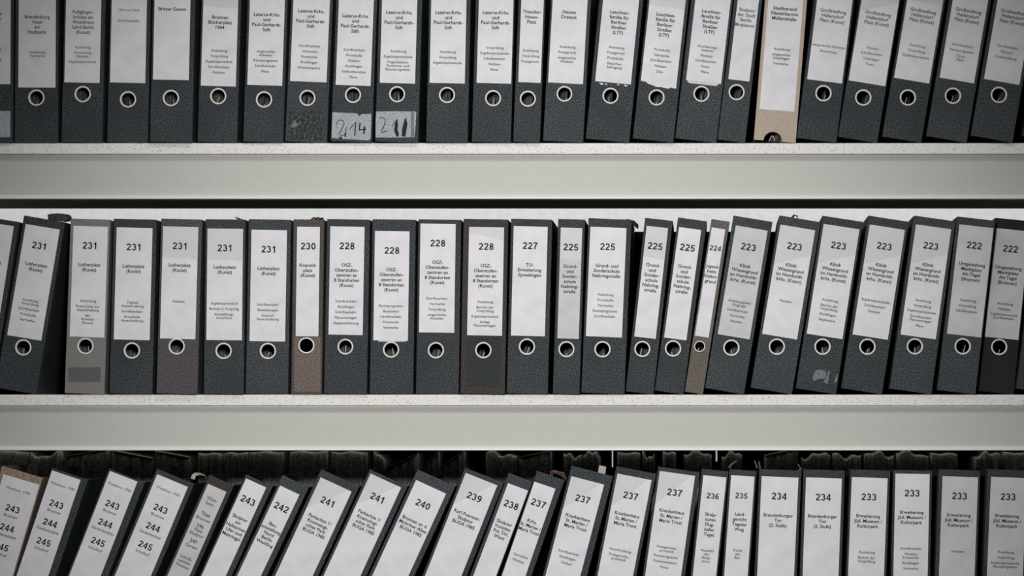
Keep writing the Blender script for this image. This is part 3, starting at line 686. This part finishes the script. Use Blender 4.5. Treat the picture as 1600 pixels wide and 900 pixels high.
for x in (X0, X1 - 0.04):
    for y in (0.0, 0.29): box_obj('leg', x, x + 0.04, y, y + 0.04, 0, zl - 0.0205, M['darksteel'], low)
KY = (DIST + RY) / DIST
def RX(px): return WX(XH) + (px - XH) * S * KY                 # where photograph columns and rows fall at the bundles' depth
def RZ(py): return WZ(YH) + (YH - py) * S * KY
edges = [(-34, 40, 'rip'), (44, 93, 'sag'), (98, 165, 'slant'), (173, 236, 'slant'), (240, 294, 'slant'), (307, 344, 'rip'), (347, 384, 'rip'), (388, 440, 'rip'), (451, 509, 'rip'), (516, 571, 'rip'),
         (582, 600, 'slant'), (602, 652, 'tilt'), (657, 684, 'tilt'), (687, 724, 'tilt'), (758, 806, 'sag'), (810, 860, 'slant'), (879, 908, 'sag'), (911, 937, 'sag'), (964, 1000, 'rip'), (1003, 1022, 'sag'),
         (1035, 1056, 'rip'), (1068, 1112, 'sag'), (1128, 1160, 'sag'), (1195, 1247, 'slant'), (1253, 1298, 'sag'), (1302, 1346, 'sag'), (1352, 1398, 'sag'), (1402, 1452, 'sag'), (1456, 1497, 'rip'), (1524, 1565, 'sag'), (1569, 1640, 'rip')]
front_names = ['behind the tan file at the left end', 'behind the gap right of the tan file', 'behind the second file right of the tan one', 'between the third and fourth files from the left', 'behind the last three-number file',
               'above the narrow yellowish-grey label', 'right of the narrow yellowish-grey label', 'above the file whose only number is 243', 'above the narrow file 242', 'above the first file 241', 'in the gap before the second file 241',
               'above the second file 241', 'above the left corner of file 240', 'above the right corner of file 240', 'above file 239', 'above the narrow file 238', 'above the frayed narrow 237', 'above the tabbed file 237', 'above the middle wide file 237',
               'at the right corner of the middle wide 237', 'above the left corner of the last 237', 'above the right corner of the last 237', 'above the narrow file 236', 'above the first file 234', 'above the second file 234', 'above the gap left of the first 233',
               'above the first file 233', 'above the second file 233', 'above the gap between the second and third 233', 'above the third file 233', 'above the last file 233 at the right end']
def bundle(x0, x1, style, words, seed):
    rr = random.Random(seed)
    xa, xb_ = RX(x0), RX(x1); wd = xb_ - xa; cx = (xa + xb_) / 2
    root = tag(empty('paper_bundle', (cx, RY + 0.012, zl + 0.0003)), words, 'bundle', 'dark bundles behind the lowest row')
    topz = RZ({'rip': 707, 'sag': 706, 'slant': 704, 'tilt': 708}[style] + rr.uniform(-1.5, 2)) - zl
    nx, nz, ny = 26, 40, 8
    ph = [rr.uniform(0, 6.28) for _ in range(6)]
    bm = bmesh.new()
    def tz(s_):
        v = topz + 0.0012 * math.sin(9 * s_ + ph[0])
        if style == 'sag': v -= 0.009 * (0.5 + 0.5 * math.sin(5 * s_ + ph[1])) + 0.0025 * math.sin(13 * s_ + ph[2])
        if style == 'slant': v -= 0.014 * (s_ if ph[1] > 3 else 1 - s_)
        if style == 'tilt': v -= 0.030 * (1 - s_)
        return v
    def ripple(s_, zz): return 0.0032 * math.sin(s_ * 21 + ph[3] + zz * 9) + 0.0022 * math.sin(s_ * 41 + ph[4] - zz * 14) + 0.0012 * math.sin(s_ * 77 + ph[5])
    prof = []                                                   # (y, z as share of height, how much ripple)
    grid = []
    for j in range(nz + ny + 1):
        row = []
        for i in range(nx + 1):
            s_ = i / nx; x = -wd / 2 + wd * s_
            rnd_ = 0.006 * (1 - abs(2 * s_ - 1) ** 4)
            if j <= nz:
                zz = (tz(s_) - 0.010) * j / nz; y = 0.008 - rnd_ + ripple(s_, zz)
            else:
                a = (j - nz) / ny
                ang = min(a * 3, 1) * math.pi / 2
                zz = tz(s_) - 0.010 + 0.010 * math.sin(ang); y = 0.008 - rnd_ + ripple(s_, zz) * (1 - a) + 0.010 * (1 - math.cos(ang)) + max(0, a - 1 / 3) * 0.33
            row.append(bm.verts.new((x, y, zz)))
        grid.append(row)
    for p, q in zip(grid, grid[1:]):
        for i in range(nx): bm.faces.new((p[i], p[i + 1], q[i + 1], q[i]))
    back = [bm.verts.new((v.co.x, v.co.y, 0)) for v in grid[-1]]
    for i in range(nx): bm.faces.new((grid[-1][i], grid[-1][i + 1], back[i + 1], back[i])); bm.faces.new((back[i], back[i + 1], grid[0][i + 1], grid[0][i]))
    for i in (0, nx): bm.faces.new([g_[i] for g_ in grid] + [back[i]])
    mesh_obj('papers', bm, M['bundle'], root, smooth=True)
    if style in ('tilt', 'slant') and wd > 0.03:
        bm = bmesh.new()
        z0 = tz(0) + 0.0012; z1 = tz(1) + 0.0012
        v = [bm.verts.new(p) for p in ((-wd / 2, -0.001, z0 - .0006), (wd / 2, -0.001, z1 - .0006), (wd / 2, 0.2, z1), (-wd / 2, 0.2, z0), (-wd / 2, -0.001, z0 + .0012), (wd / 2, -0.001, z1 + .0012), (wd / 2, 0.2, z1 + .0018), (-wd / 2, 0.2, z0 + .0018))]
        for f_ in ((0, 1, 5, 4), (1, 2, 6, 5), (2, 3, 7, 6), (3, 0, 4, 7), (4, 5, 6, 7), (3, 2, 1, 0)): bm.faces.new([v[i] for i in f_])
        mesh_obj('cover_sheet', bm, M['bundle2'], root)
for i, (x0, x1, st_) in enumerate(edges):
    bundle(x0, x1, st_, 'dark rumpled bundle under the beam, ' + front_names[i], 100 + i)
